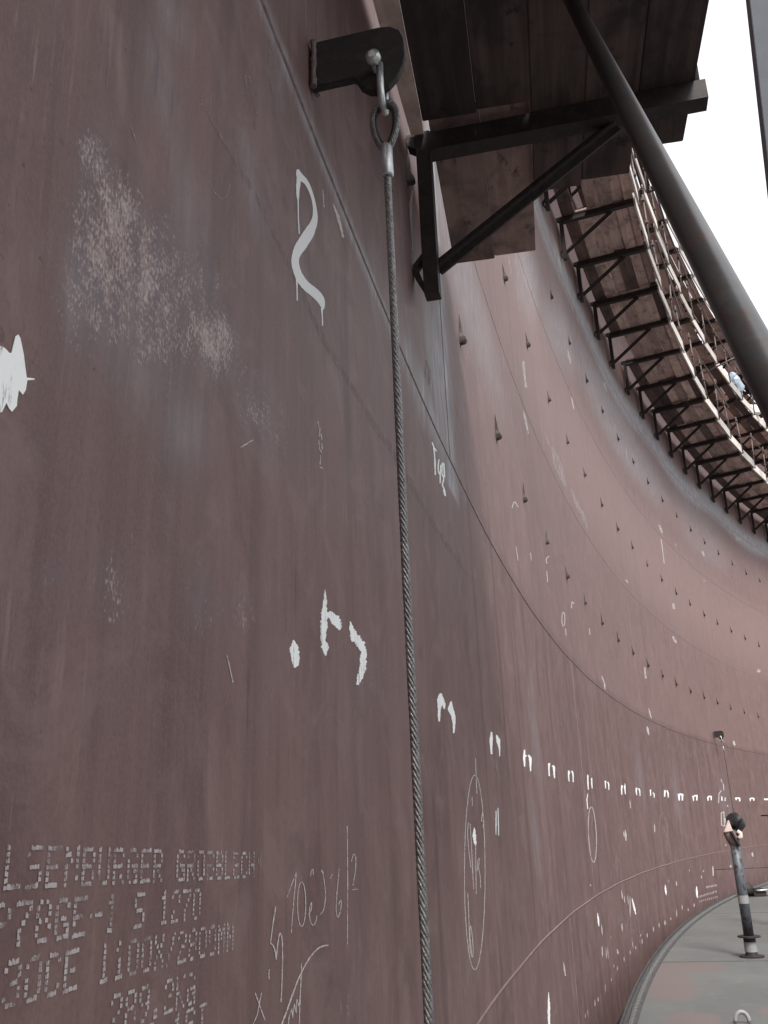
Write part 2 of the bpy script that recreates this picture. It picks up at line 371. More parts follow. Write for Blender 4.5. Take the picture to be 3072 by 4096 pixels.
# ------------------------------------------------------------------ tank shell
ZA, ZB, ZC, ZD, ZE = 3.386, .878, 5.745, 8.152, 10.60
TOP = 17.3
def build_shell():
    arcs = np.concatenate([np.arange(-6, 0, .3), np.arange(0, 6, .02), np.arange(6, 14, .05), np.arange(14, 45, .12), np.linspace(45, 2*math.pi*R-6, 200)])
    zs = np.concatenate([np.arange(-1.6, .8, .12), np.arange(.8, 5.4, .02), np.arange(5.4, 12, .06), np.arange(12, TOP, .4), [TOP]])
    arcs = np.unique(arcs.round(3)); zs = np.unique(zs.round(3)); arcs = arcs[np.r_[True, np.diff(arcs) > .008]]; zs = zs[np.r_[True, np.diff(zs) > .008]]
    A, Z = np.meshgrid(arcs, zs, indexing='ij'); na, nz = A.shape
    th = A/R
    r = R
    P = np.stack([CX-r*np.cos(th), r*np.sin(th), Z], -1).reshape(-1, 3)
    i = np.arange(na-1)[:, None]*nz+np.arange(nz-1)[None]
    quads = np.stack([i, i+1, i+nz+1, i+nz], -1).reshape(-1, 4)
    me = bpy.data.meshes.new('tank_shell'); me.vertices.add(len(P)); me.vertices.foreach_set('co', P.astype(np.float32).ravel())
    me.loops.add(quads.size); me.loops.foreach_set('vertex_index', quads.astype(np.int32).ravel())
    me.polygons.add(len(quads)); me.polygons.foreach_set('loop_start', (np.arange(len(quads))*4).astype(np.int32))
    me.polygons.foreach_set('use_smooth', np.ones(len(quads), bool))
    me.update(calc_edges=True)
    uv = me.uv_layers.new(name='arcz'); AZ = np.stack([A.ravel(), Z.ravel()], -1)[quads.ravel()]
    uv.data.foreach_set('uv', AZ.astype(np.float32).ravel())
    # where the stains lie, as ellipses on the plate, and the painted far light
    rel = P-np.array([0, 0, EYE]); d = rel@_f; ok = d > .05; d = np.where(ok, d, 1)
    px = 1536+FPX*(rel@_r)/d; py = 2048-FPX*(rel@_u)/d
    px = np.where(ok, px, -9e5)
    def ell(cx, cy, a, b, rot=0, p=1.5):
        c, s_ = math.cos(rad(rot)), math.sin(rad(rot)); x, y = px-cx, py-cy
        return np.exp(-(((x*c+y*s_)/a)**2+((-x*s_+y*c)/b)**2)**p)
    wear = np.zeros(len(P)); blue = np.zeros(len(P)); lit_pink = np.zeros(len(P))
    for e, k in (((380,650,70,130,-12),.9), ((440,860,150,230,-14),1), ((510,1080,250,280,-18),.95), ((350,1180,110,280,0),.75), ((700,1150,200,300,-25),.6), ((640,1300,170,250,-28),.75), ((845,1350,110,190,-25),1),
                 ((1050,1660,90,200,-20),.55), ((430,2330,80,130,0),.5), ((215,2290,80,60,0),.5), ((470,2460,80,60,0),.45), ((960,2440,110,110,0),.4), ((800,2400,90,170,0),.35),
                 ((1500,2760,120,160,0),.35)):
        wear = np.maximum(wear, k*ell(*e))
    for e, k in (((520,1400,130,260,-15),.35), ((640,300,60,260,-10),.35), ((760,900,60,420,-8),.3), ((310,1150,60,200,0),.45), ((1010,760,30,220,-10),.5),
                 ((720,1700,110,160,-20),.35), ((990,620,26,110,-14),.55), ((1110,310,30,150,-8),.4), ((700,80,60,110,-20),.4)):
        blue = np.maximum(blue, .6*k*ell(*e))
    a_, z_ = A.ravel(), Z.ravel()
    blue = np.maximum(blue, .95*np.exp(-((a_-4.32)/.17)**2)*((z_ > 3.2) & (z_ < 5.75)))
    blue = np.maximum(blue, .8*np.exp(-(((a_-3.75)/.75)**2+((z_-3.42)/.13)**2)**1.3))
    blue = np.maximum(blue, .7*np.exp(-(((a_-4.1)/.35)**2+((z_-3.75)/.5)**2)**1.6))
    blue = np.maximum(blue, .75*np.exp(-(((a_-2.3)/1.5)**2+((z_-3.385)/.045)**2)**1.3))
    blue = np.maximum(blue, .8*ell(2110,1120,45,170,-8)); blue = np.maximum(blue, .6*ell(2240,1330,60,160,-20))
    blue = np.maximum(blue, .5*np.exp(-(((a_-5.6)/1.6)**2+((z_-5.2)/.5)**2)**1.5))
    blue = np.maximum(blue, 1.25*np.exp(-np.abs((z_-10.75-.12*np.sin(a_*.9))/.36)**3)*(a_ > 10))
    blue = np.maximum(blue, .7*np.exp(-(((a_-19)/5)**2+((z_-9.6)/.75)**2)**2))
    blue = np.maximum(blue, .35*np.exp(-(((a_-27.5)/3)**2+((z_-9.6)/.9)**2)**2))
    for aa, zz, la, lz, k in ((7.4,2.3,.25,.45,.5), (16.3,2.3,.4,.5,.4), (20,2.1,.4,.5,.4), (25.4,2.0,.5,.5,.45), (6.9,1.55,.2,.3,.55), (26.5,.5,1.5,.3,.25)):
        blue = np.maximum(blue, k*.5*np.exp(-(((a_-aa)/la)**2+((z_-zz)/lz)**2)))
    lit_pink = np.maximum(lit_pink, .8*np.exp(-np.abs((z_-7.1)/1.6)**3)*np.clip((a_-5)/4, 0, 1)*(a_ < 60))
    lit_pink = np.maximum(lit_pink, .5*np.exp(-np.abs((z_-9.4)/1.1)**3)*np.clip((a_-9)/6, 0, 1)*(a_ < 60))
    lit_pink = np.maximum(lit_pink, .35*np.clip((z_-3.4)/.1, 0, 1)*np.clip((a_-4.4)/2, 0, 1)*(a_ < 60))
    ca = me.attributes.new('stain', 'FLOAT_COLOR', 'POINT')  # R wear, G blue stains, B painted skylight of the far wall
    ca.data.foreach_set('color', np.stack([wear, blue, lit_pink, np.ones(len(P))], -1).astype(np.float32).ravel())
    me.materials.append(M['shell'])
    o = bpy.data.objects.new('tank_shell', me); COL.objects.link(o)
    return o
shell = build_shell()
tag(shell, 'huge curved red brown steel tank wall filling the view', 'tank wall')
# outer skin so that the plate has thickness
sk = MB(); n_ = 260
for i in range(n_):
    t = 2*math.pi*i/n_
    for z in (-1.6, TOP): sk.v.append((CX-(R+.03)*math.cos(t), (R+.03)*math.sin(t), z))
sk.f = [(2*i, 2*i+1, (2*i+3) % (2*n_), (2*i+2) % (2*n_)) for i in range(n_)]; sk.sm = [True]*n_
sk.build('outer_face', M['bead'], shell)

def bead(name, pts, wd=.018, ht=.004, m='bead'):
    """weld bead along (arc, z) points"""
    vs = []; fs = []; N = len(pts)
    for i, (a, z) in enumerate(pts):
        a2, z2 = pts[min(i+1, N-1)]; a1, z1 = pts[max(i-1, 0)]
        da_, dz = a2-a1, z2-z1; L = math.hypot(da_, dz) or 1; na_, nz_ = -dz/L, da_/L
        h = ht*(.75+.5*rnd.random())
        for o, k in ((-.5, -.004), (-.28, h*.8), (0, h), (.28, h*.8), (.5, -.004)):
            vs.append(W(a+na_*wd*o, z+nz_*wd*o, k+.0014))
    for i in range(N-1):
        for j in range(4): fs.append((i*5+j, i*5+j+1, i*5+6+j, i*5+5+j))
    return MB().add(vs, fs, True).build(name, M[m], shell)
def span(a0, a1):
    a = a0; out = []
    while a < a1:
        out.append(a); a += .015 if a < 5 else (.05 if a < 12 else .2)
    return out+[a1]
for z, wd, ht in ((ZA,.017,.004), (ZB,.020,.002), (ZC,.02,.0015), (ZD,.02,.0015), (ZE,.022,.002)):
    bead('weld_seam', [(a, z+.002*math.sin(a*3)+.0008*rnd.uniform(-1,1)) for a in span(.05 if z != ZA else 0, 60)], wd, ht, 'bead' if z == ZA else 'bead_painted')
def vseam(a, z0, z1):
    n = max(8, int((z1-z0)/.05)); bead('weld_seam', [(a+.001*rnd.uniform(-1,1), z0+(z1-z0)*i/n) for i in range(n+1)], .013, .0025, 'bead' if a < 5 else 'bead_painted')
vseam(4.30, ZA+.02, ZC-.02); vseam(17.3, ZA+.02, ZC-.02); vseam(29.5, ZA+.02, ZC-.02)
vseam(22.31, ZC+.02, ZD-.02); vseam(10.2, ZC+.02, ZD-.02); vseam(34, ZC+.02, ZD-.02)
vseam(27.3, ZD+.02, ZE-.02); vseam(15.2, ZD+.02, ZE-.02); vseam(10.7, ZB+.02, ZA-.02); vseam(22.9, ZB+.02, ZA-.02); vseam(8.6, -.5, ZB-.02)

# ------------------------------------------------------------------ marks on the shell
def ribbon(mb, pts, jag=0.0, off=.0010, sub=6):
    """a brush or chalk stroke: (x, y, width) as seen in the photograph, laid on the plate"""
    P = []
    for (x0,y0,w0), (x1,y1,w1) in zip(pts[:-1], pts[1:]):
        for k in range(sub):
            t = k/sub; P.append((x0+(x1-x0)*t, y0+(y1-y0)*t, w0+(w1-w0)*t))
    P.append(pts[-1]); vs = []; N = len(P)
    for i, (x, y, wd) in enumerate(P):
        a = P[max(i-1, 0)]; b = P[min(i+1, N-1)]; dx, dy = b[0]-a[0], b[1]-a[1]; L = math.hypot(dx, dy) or 1
        nx, ny = -dy/L, dx/L
        for s_ in (-.5, .5):
            q = s_*wd*(1+jag*rnd.uniform(-1, 1))
            ar, z = hit(x+nx*q, y+ny*q); vs.append(W(ar, z, off))
    mb.add(vs, [(2*i, 2*i+1, 2*i+3, 2*i+2) for i in range(N-1)])
def Z(ox, oy, k, pts, w=None):            # crop coordinates of the photograph to full ones
    return [(ox+p[0]*k, oy+p[1]*k, (p[2] if len(p) > 2 else w)*k) for p in pts]
KZ = .6176
def mark(name, strokes, m, jag=.1, label=None, off=.0010, sub=6):
    if len(strokes) > 1 and name in ('scuff', 'chalk_scribble', 'paint_drip'):
        for s_ in strokes: mark(name, [s_], m, jag, label, off, sub)
        return
    mb = MB()
    for s_ in strokes: ribbon(mb, s_, jag, off, sub)
    o = mb.build(name, m, shell)
    if label: o['label'] = label
    return o
def smooth(pts, n=5):
    out = []
    for i in range(len(pts)-1):
        p0, p1, p2, p3 = pts[max(i-1,0)], pts[i], pts[i+1], pts[min(i+2,len(pts)-1)]
        for k in range(n):
            t = k/n
            out.append(tuple(.5*((2*b)+(-a+c)*t+(2*a-5*b+4*c-d)*t*t+(-a+3*b-3*c+d)*t**3) for a,b,c,d in zip(p0,p1,p2,p3)))
    return out+[pts[-1]]
def oval(cx, cy, rx, ry, w, a0=0, a1=360, n=40, tilt=0.0):
    return [(cx+rx*math.cos(rad(a0+(a1-a0)*i/n))+tilt*math.sin(rad(a0+(a1-a0)*i/n)), cy+ry*math.sin(rad(a0+(a1-a0)*i/n)), w) for i in range(n+1)]
# splash at the left edge
mb = MB(); SP = [(-70,1385),(0,1384),(12,1390),(22,1398),(34,1412),(46,1412),(50,1396),(58,1345),(70,1338),(78,1352),(85,1385),(92,1418),(98,1470),(104,1512),(134,1514),(136,1519),(106,1522),(100,1560),(88,1580),(72,1560),(66,1598),(64,1624),(44,1648),(32,1634),(22,1612),(12,1632),(4,1650),(-70,1646)]
cs = hit(20, 1500); vs = [W(*cs, .0010)]
for x, y in SP:
    a, z = hit(x, y); vs.append(W(a, z, .0010))
mb.add(vs, [(0, i+1, (i+1) % len(SP)+1) for i in range(len(SP))]); mb.build('paint_splash', M['paint'], shell)['label'] = 'thick white paint splash'
# the figure 2 with its runs
two = [(268,1098,12),(280,1140,34),(325,1185,24),(360,1265,17),(378,1350,20),(376,1430,34),(340,1510,56),(290,1590,58),(258,1650,44),(252,1710,40),(275,1785,42),(320,1850,46),(375,1895,48),(415,1940,42),(430,1985,22),(432,2005,6)]
mark('painted_number', [Z(1024,0,KZ,[(x,y,w_*1.22) for x,y,w_ in smooth(two,5)])], M['grey_paint'], .04, 'white painted figure 2 with drips', sub=2)
mark('paint_drip', [Z(1024,0,KZ,p) for p in ([(276,1140,30),(270,1210,26),(268,1270,18),(270,1300,8),(272,1420,7),(278,1515,8)], [(262,1800,14),(263,1860,8),(264,1948,7)], [(424,1995,14),(426,2040,8),(429,2110,8)])], M['grey_paint'], .1)
# row of brush marks
B5 = (1024, 1365, KZ); B2 = (1024, 2730, KZ); B9 = (2048, 2730, KZ); B6 = (2048, 1365, KZ)
ROW = [
 (B5, [[(443,1608,4),(446,1680,22),(438,1760,40),(436,1850,44),(432,1930,30),(444,1985,44),(448,2036,8)], [(450,1770,36),(490,1775,44),(515,1810,60),(535,1845,44),(540,1870,10)]]),
 (B5, [[(608,1815,6),(618,1870,34),(640,1920,56),(675,1960,52),(695,2010,34),(692,2070,40),(688,2120,42),(672,2175,36),(655,2225,16)]]),
 (B5, [[(240,1935,10),(245,1985,52),(252,2040,54),(256,2090,44),(246,2114,12)]]),
 (B2, [[(1195,70,14),(1192,110,44),(1186,170,20),(1184,215,18),(1185,252,10)], [(1195,110,40),(1215,140,22),(1218,172,8)]]),
 (B2, [[(1262,122,8),(1258,170,36),(1275,210,28),(1282,270,18),(1278,328,10)]]),
 (B2, [[(1524,320,10),(1522,370,22),(1522,420,14),(1525,464,12)]]), (B2, [[(1556,340,8),(1568,375,26),(1576,430,10),(1577,478,6)]]),
 (B9, [[(80,436,8),(78,490,16),(81,545,8)], [(86,470,10),(92,480,10)]]), (B9, [[(105,470,10),(118,490,18),(120,575,7)]]),
 (B9, [[(240,522,14),(238,560,10),(241,606,8)]]), (B9, [[(258,540,10),(270,545,16),(275,620,8)]]),
 (B9, [[(367,570,10),(366,600,9),(369,641,6)], [(367,574,8),(374,590,6)]]), (B9, [[(386,572,10),(394,590,9),(396,645,6)]]),
 (B9, [[(490,598,7),(491,650,9),(494,694,6)], [(490,720,4),(484,760,6),(490,820,5)]]), (B9, [[(515,618,8),(516,650,8),(519,686,5)]]),
 (B9, [[(605,636,9),(604,660,7),(606,686,5)]]), (B9, [[(620,644,8),(626,660,8),(627,696,5)]]),
 (B9, [[(712,666,11),(709,695,9),(711,727,6)]]), (B9, [[(727,668,8),(731,690,8),(734,724,5)], [(731,655,4),(733,680,5)]]),
 (B9, [[(806,682,12),(804,705,8),(808,730,5)]]), (B9, [[(820,686,9),(827,700,7),(829,734,5)]]),
 (B9, [[(896,694,8),(898,735,5)]]), (B9, [[(912,714,8),(920,722,7),(921,746,5)]]),
 (B9, [[(990,698,12),(988,740,8)]]), (B9, [[(1002,698,9),(1010,715,8),(1012,746,6)]]),
 (B9, [[(1080,722,14),(1083,765,8)], [(1083,724,12),(1104,726,12),(1103,765,8)]]),
 (B9, [[(1173,734,12),(1176,766,6)], [(1178,734,8),(1198,732,10),(1197,764,7)]]),
 (B9, [[(1268,740,10),(1270,765,6)], [(1270,738,9),(1290,738,9),(1290,762,7)]]),
 (B9, [[(1358,738,7),(1360,766,7)], [(1380,745,5),(1380,768,5)]]),
 (B9, [[(1450,745,12),(1452,762,7)], [(1454,748,8),(1474,750,10),(1475,770,7)]]),
 (B9, [[(1542,750,8),(1544,768,6)], [(1544,750,8),(1566,750,8),(1566,766,7)]]),
 (B9, [[(1632,756,10),(1665,757,10)]])]
for (ox, oy, k), st in ROW:
    near = ox == 1024 and oy == 1365
    mark('brush_mark', [Z(ox,oy,k,p) for p in st], M['paint'], .28 if near else .15, sub=8)
# chalk writing near the rope
C = lambda pts, w=5: Z(*B2, pts, w)
mark('chalk_number', [C(p) for p in (
    [(195,1392),(230,1300),(258,1230)], [(258,1230),(240,1420),(225,1620)], oval(292,1435,27,145,5,-80,280,30),
    smooth([(340,1505),(347,1450),(357,1425),(355,1470),(343,1500),(350,1550),(368,1572),(385,1545),(391,1510)]),
    smooth([(350,1255),(356,1220),(366,1212),(368,1245)]), smooth([(420,1215),(432,1250),(443,1320),(446,1400),(435,1470),(412,1502)]),
    [(420,1212),(438,1240)], [(480,1270),(492,1240)], smooth([(536,1208),(524,1330),(516,1470),(528,1520),(545,1470),(548,1410),(530,1440)]),
    [(588,928),(591,1300),(590,1695)], smooth([(616,1160),(628,1114),(643,1130),(641,1220),(625,1315)]), [(622,1342),(660,1338)])], M['chalk'], .3, 'chalked figures beside the wire rope', sub=3)
mark('chalk_number', [C(p, 7) for p in ([(124,1452),(105,1570),(90,1688)], smooth([(90,1688),(108,1706),(122,1750),(127,1796)]), smooth([(127,1796),(138,1690),(151,1625),(165,1660),(168,1780),(165,1920),(158,2070)]), [(82,1858),(80,1922)])], M['chalk'], .3, sub=3)
mark('chalk_scribble', [C(p, 9) for p in (smooth([(160,2225),(205,2100),(255,1960),(300,1860),(350,1775),(400,1722),(440,1705),(466,1702)]), )]+[C(p, 6) for p in ([(292,1818),(284,2010),(276,2225)], [(206,2215),(212,2160),(228,2110),(232,2175),(246,2080),(256,2140),(262,2050),(274,2100),(282,2020)], [(-10,2010),(20,2090),(54,2188)], [(32,2008),(5,2150),(-30,2230)])], M['chalk'], .3, sub=3)
mark('chalk_scribble', [C(p, 6) for p in ([(545,2050),(542,2150)], [(598,2020),(585,2090),(600,2180)], [(570,2100),(590,2090)], [(15,1150),(12,1165)], [(28,1085),(22,1240)], [(10,1130),(14,1175)])], M['faint_chalk'], .3)
mark('chalk_oval', [C(oval(1415,1230,67,630,5,-90,270,60))]+[C(p, 5) for p in (smooth([(1375,905),(1369,980),(1378,1100),(1391,1200)]), [(1385,915),(1398,1140),(1407,1338)], [(1421,1050),(1425,1370)], smooth([(1465,840),(1459,895),(1474,900),(1467,942)]), smooth([(1430,1222),(1436,1150),(1445,1145),(1440,1200),(1450,1250),(1453,1332)]), smooth([(1370,1365),(1378,1560),(1384,1720),(1400,1778),(1405,1720),(1396,1620),(1388,1575),(1384,1640),(1396,1770)]), [(1398,740),(1400,800)], [(1424,620),(1430,720)], [(1420,490),(1425,600)])], M['chalk'], .3, 'tall chalk oval with figures inside', sub=3)
mark('brush_mark', [C([(1413,940,4),(1412,985,24),(1418,1030,18),(1422,1064,4)])], M['paint'], .3)
mark('brush_mark', [C([(1554,830,6),(1553,920,8),(1553,985,5)]), C([(1566,812,6),(1569,920,8),(1570,992,5)])], M['grey_paint'], .2)
mark('chalk_scribble', [C(p, 6) for p in ([(1540,480),(1545,560)], [(1550,500),(1565,600),(1580,680)], [(1555,560),(1575,640)], [(1200,205),(1235,170)])], M['faint_chalk'], .3)
C9 = lambda pts, w=5: Z(*B9, pts, w)
for ov in ((520,985,25,180), (980,958,24,112), (785,1640,40,150), (48,1000,22,125)):
    mark('chalk_oval', [C9(oval(*ov, 4.5, 200 if ov[0] in (785,48) else -90, 380 if ov[0] in (785,48) else 270, 40, 8))], M['faint_chalk'] if ov[0] != 520 else M['chalk'], .3, sub=3)
mark('chalk_scribble', [C9(p, 5) for p in (smooth([(525,850),(515,930),(522,1000)]), [(512,1050),(526,1000)], smooth([(790,950),(802,970),(782,985)]), [(975,920),(978,1000)], [(985,930),(988,980)], smooth([(678,1125),(664,1180),(662,1200),(682,1225)]), [(676,1120),(685,1270)], [(765,1530),(775,1740)], [(770,1560),(790,1620),(775,1670)])], M['faint_chalk'], .3)
mark('chalk_scribble', [C9(p, 6) for p in ([(1354,625),(1360,650)], [(1355,700),(1340,720),(1338,780)], [(1368,655),(1372,700)], [(1355,840),(1356,925)], [(1372,840),(1376,930)], [(1355,845),(1375,838)], [(1358,925),(1385,930)], [(1380,880),(1384,905)], [(1395,792),(1398,806)])], M['chalk'], .3)
BR = (2300, 3500, .3014)
DASH = [(1342,80,1350,145,16),(1195,130,1210,268,22),(298,505,318,685,22),(620,640,628,748,16),(755,310,808,525,24),(357,940,364,1088,16),(408,960,418,1120,9),(430,950,441,1120,9),(1612,150,1622,300,26),(558,980,572,1055,20),(648,1085,652,1150,11),(730,995,734,1055,12),(804,940,807,990,12),(888,845,891,915,13),(871,780,873,820,11),(956,765,958,835,13),(1040,685,1041,755,14),(1115,635,1116,698,12),(1192,598,1194,668,18),(1270,560,1271,600,12),(1346,452,1351,560,12),(1420,398,1423,462,14),(1500,440,1503,478,12),(1580,375,1580,425,18),(262,1655,265,1742,12),(304,1620,309,1685,14),(134,1835,138,1898,9),(167,1785,168,1870,8),(480,1365,482,1412,9),(400,1440,402,1560,8),(560,1210,563,1268,11),(513,1185,517,1230,10),(350,650,362,800,14),(615,200,632,320,16),(655,280,658,370,11),(695,250,708,400,9),(728,280,732,560,14),(758,880,772,970,9),(200,120,210,150,14),(472,810,476,840,8),(1240,60,1246,100,6)]
for x0, y0, x1, y1, wd in DASH:
    mark('paint_dab', [Z(*BR, [(x0,y0,wd*.3),((2*x0+x1)/3,(2*y0+y1)/3,wd*.9),((x0+2*x1)/3,(y0+2*y1)/3,wd),(x1,y1,wd*.3)])], M['paint'] if wd > 21 else M['chalk'], .2)
mark('paint_dab', [Z(*BR, [(556,420,34),(570,560,46),(590,745,34)])], M['dust'], .2)
D9 = [(236,2006,8,240,2215,26),(333,1812,8,345,1900,14),(1300,1188,8,1304,1252,14),(1197,1322,8,1198,1380,12),(1414,1180,10,1418,1200,10),(922,915,5,925,970,11),(762,760,5,768,815,9),(733,955,10,738,1025,16),(722,965,6,726,1000,8),(884,165,6,902,232,10),(875,285,14,886,340,16),(1435,378,16,1442,408,18),(1240,1215,5,1240,1228,8),(1227,1250,6,1226,1268,8),(1555,1100,14,1560,1128,12),(1385,1048,10,1384,1058,12),(1148,1212,5,1149,1222,7),(598,0,9,602,45,11),(310,140,20,318,290,28)]
for x0, y0, w0, x1, y1, w1 in D9:
    mark('paint_dab', [C9([(x0,y0,w0*.4),(x0*.6+x1*.4,y0*.6+y1*.4,w0*.5+w1*.5),(x1,y1,w1*.5)])], M['dust'] if w1 == 28 else (M['paint'] if w1 > 25 else M['chalk']), .25)
# lines of small chalked writing low on the far plate
for (x0,y0,x1,y1,n) in ((1258,1326,1330,1312,9), (1198,1392,1332,1350,14), (1215,1418,1338,1386,10)):
    st = []
    for i in range(n):
        x = x0+(x1-x0)*i/n; y = y0+(y1-y0)*i/n
        st.append(C9([(x,y-6,3),(x+3,y+7,3)])); st.append(C9([(x,y-5,3),(x+5,y-4,3)]))
    mark('chalk_writing', st, M['chalk'], .3, sub=2)
C5 = lambda pts, w=7: Z(*B5, pts, w)
mark('chalk_writing', [C5(p, 8) for p in ([(1140,655),(1152,690),(1167,712)], [(1150,690),(1158,780),(1160,865)], smooth([(1183,765),(1178,830),(1190,860),(1196,800),(1192,870),(1192,920)]), smooth([(1206,785),(1203,850),(1214,890),(1206,930),(1218,960),(1224,1002),(1212,960)]), [(1215,790),(1220,880)])], M['paint'], .3, sub=3)
mark('chalk_scribble', [C5(p, 5) for p in (smooth([(1300,335),(1290,420),(1300,470),(1320,520),(1326,480)]), [(1305,380),(1296,560),(1290,640)], [(1310,560),(1345,780)], smooth([(1470,800),(1465,850),(1480,880)]), [(1485,880),(1492,1000)], smooth([(1520,790),(1512,860),(1525,890)]), smooth([(1525,1000),(1528,1060),(1515,1088),(1494,1040)]), [(1480,930),(1502,925)])], M['faint_chalk'], .3, sub=3)
mark('chalk_scribble', [C5(p, 6) for p in ([(398,520),(405,560)], [(412,560),(408,620)], [(418,600),(425,640)], [(405,640),(408,700)], [(410,700),(425,720)], [(415,740),(412,800)], [(410,815),(432,822)], [(425,660),(426,700)])], M['chalk'], .3)
C6 = lambda pts, w=7: Z(*B6, pts, w)
for p in ([(72,450,5),(88,520,16),(106,600,8)], [(360,58,6),(370,100,16),(380,145,8)], [(592,262,8),(602,290,16),(615,325,6)], [(952,1188,10),(962,1215,16),(972,1242,8)], [(1232,1358,14),(1243,1390,14)], [(738,1545,12),(752,1565,8)], [(1042,1698,16),(1050,1735,16)], [(1042,1910,10),(1050,1935,16),(1066,1952,10)], [(1450,1268,18),(1466,1290,14)], [(1590,2130,22),(1608,2140,16)], [(858,2110,10),(866,2185,14)], [(582,2170,9),(600,2222,9)], [(1240,1548,8),(1248,1556,10)], [(1060,1310,6),(1064,1325,8)], [(70,130,16),(90,300,12)], [(740,700,7),(742,770,5)]):
    mark('paint_dab', [C6(p)], M['smear2'], .3)
mark('scuff', [C6(p) for p in ([(262,680,14),(285,780,50),(320,870,36),(345,940,10)], [(380,960,10),(420,1050,26),(470,1160,18),(490,1220,6)], [(200,560,5),(240,670,14)])], M['smear'], .35)
mark('chalk_scribble', [C6(p, 6) for p in (smooth([(40,1075),(15,1040),(0,1080)]), smooth([(240,1392),(222,1410),(225,1440)]), [(225,1490),(230,1560)], smooth([(400,1700),(388,1690),(384,1730)]), oval(332,1800,10,45,5), [(345,1860),(350,1905)], smooth([(385,365),(400,440)]), [(25,1330),(38,1420)], [(118,1370),(125,1420)], [(965,1280),(985,1440)], [(500,1860),(505,1900)])], M['chalk'], .3, sub=3)
mark('scuff', [[(2058,1010,5),(2068,1120,10),(2076,1245,4)], [(2095,1015,5),(2118,1120,8),(2155,1260,5)], [(2034,1020,4),(2040,1070,8),(2044,1110,3)]], M['smear'], .35)
# long scuffs, one along a lower line parallel to the seam
mark('scuff', [[(815,430,14),(1020,775,16),(1314,1396,20),(1394,1525,18),(1493,1692,22),(1580,1822,26),(1666,1976,18),(1746,2118,14),(1888,2328,10)]], M['dust'], .3, off=.0007)
mark('scuff', [[(985,300,30),(1000,380,34),(1015,460,20),(1020,520,6)], [(1076,160,10),(1088,300,34),(1096,400,16),(1100,480,4)], [(1705,1440,6),(1712,1500,30),(1716,1540,6)]], M['dust'], .2)
mark('scuff', [[(1650,1000,2),(1640,820,10),(1650,760,2)], [(1331,815,4),(1352,870,12),(1372,950,8)], [(960,1790,5),(1010,1760,5)], [(905,2620,4),(930,2730,4)], [(1290,760,4),(1295,830,4)]], M['chalk'], .3)
mark('chalk_scribble', [smooth([(838,730,4),(850,760,4),(880,795,5),(905,780,5),(916,735,4)]), [(520,500,4),(545,580,4)], [(800,370,4),(805,420,4)], [(1221,0,4),(1222,120,4)], [(1377,2540,4),(1384,2680,4)], [(1592,1040,4),(1600,1150,4),(1606,1215,4)]], M['faint_chalk'], .3)

# mill stamp, dot matrix
FONT = {'A':'0E11111F111111','B':'1E11111E11111E','C':'0E11101010110E','E':'1F10101E10101F','G':'0E11101713110F','H':'1111111F111111','I':'0E04040404040E','K':'11121418141211','L':'1010101010101F','M':'111B1515111111','N':'11191513111111','O':'0E11111111110E','P':'1E11111E101010','R':'1E11111E141211','S':'0F10100E01011E','T':'1F040404040404','U':'1111111111110E','X':'11110A040A1111','0':'0E11111111110E','1':'040C040404040E','2':'0E11010608101F','3':'0E11010601110E','7':'1F010204080808','8':'0E11110E11110E','9':'0E11110F01020C','-':'0000001F000000','.':'00000000000C0C','/':'01020204080810'}
def stamp(text, a0, z0, slope, adv, h):
    mb = MB(); dx = adv*.78/5; dz = h/7
    for i, ch in enumerate(text):
        if ch not in FONT: continue
        fade = rnd.random()
        for r_ in range(7):
            bits = int(FONT[ch][r_*2:r_*2+2], 16)
            for c_ in range(5):
                if bits >> (4-c_) & 1 and rnd.random() > .03+.2*fade**2:
                    for q in (0, 1):          # every pin prints a double dot
                        a = a0+i*adv+c_*dx+q*dx*.5; z = z0+slope*i*adv+(6-r_)*dz+rnd.uniform(-.0004,.0004)
                        w_, hh = dx*.52, dz*.80
                        k = rnd.uniform(.7, 1.1)
                        mb.add([W(a, z, .0010), W(a+w_*k, z, .0010), W(a+w_*k, z+hh*k, .0010), W(a, z+hh*k, .0010)], [(0,1,2,3)])
    return mb.build('stamped_text', M['stamp'], shell)
def stamp_line(text, a0, z0, slope, adv, h):
    i = 0
    for wd in text.split(' '):
        if wd: stamp(wd, a0+i*adv, z0+slope*i*adv, slope, adv, h)
        i += len(wd)+1
stamp_line('ILSENBURGER GROBBLECH', .776, 1.5795, -.037, .0352, .040)
stamp_line('P78GE-1 S 1270', .80, 1.530, -.037, .0352, .040)
stamp_line('.30CE 1100X/2800MM', .79, 1.4815, -.037, .0352, .040)
stamp_line('  .  289.2KG', .86, 1.4265, -.037, .0352, .040)
stamp_line('.30 1. 8.1PT', .84, 1.389, -.037, .0405, .036)

# ------------------------------------------------------------------ scaffold lugs welded to the shell
def lug_mesh():
    prof = [(.0,.15,.004),(.008,.09,.006),(.016,.03,.008),(.026,-.01,.014),(.046,-.045,.027),(.056,-.072,.029),(.044,-.092,.026),(.010,-.105,.012),(.0,-.15,.005)]
    vs = []; n = len(prof)
    for x, z, h in prof: vs += [(x,-h,z),(x,h,z),(-.003,h,z),(-.003,-h,z)]
    fs = [(0,1,2,3)]+[(4*i+j,4*i+(j+1)%4,4*i+4+(j+1)%4,4*i+4+j) for i in range(n-1) for j in range(4)]+[(4*n-1,4*n-2,4*n-3,4*n-4)]
    return MB().add(vs, fs)
LUG = lug_mesh().build('scaffold_lug', M['lug'], None, .003); lug_me = LUG.data; bpy.data.objects.remove(LUG)
K0, DK = 8.057, 1.5153
ROWS = [(4.524, 'lowest'), (6.916, 'middle'), (9.34, 'upper')]
first = True
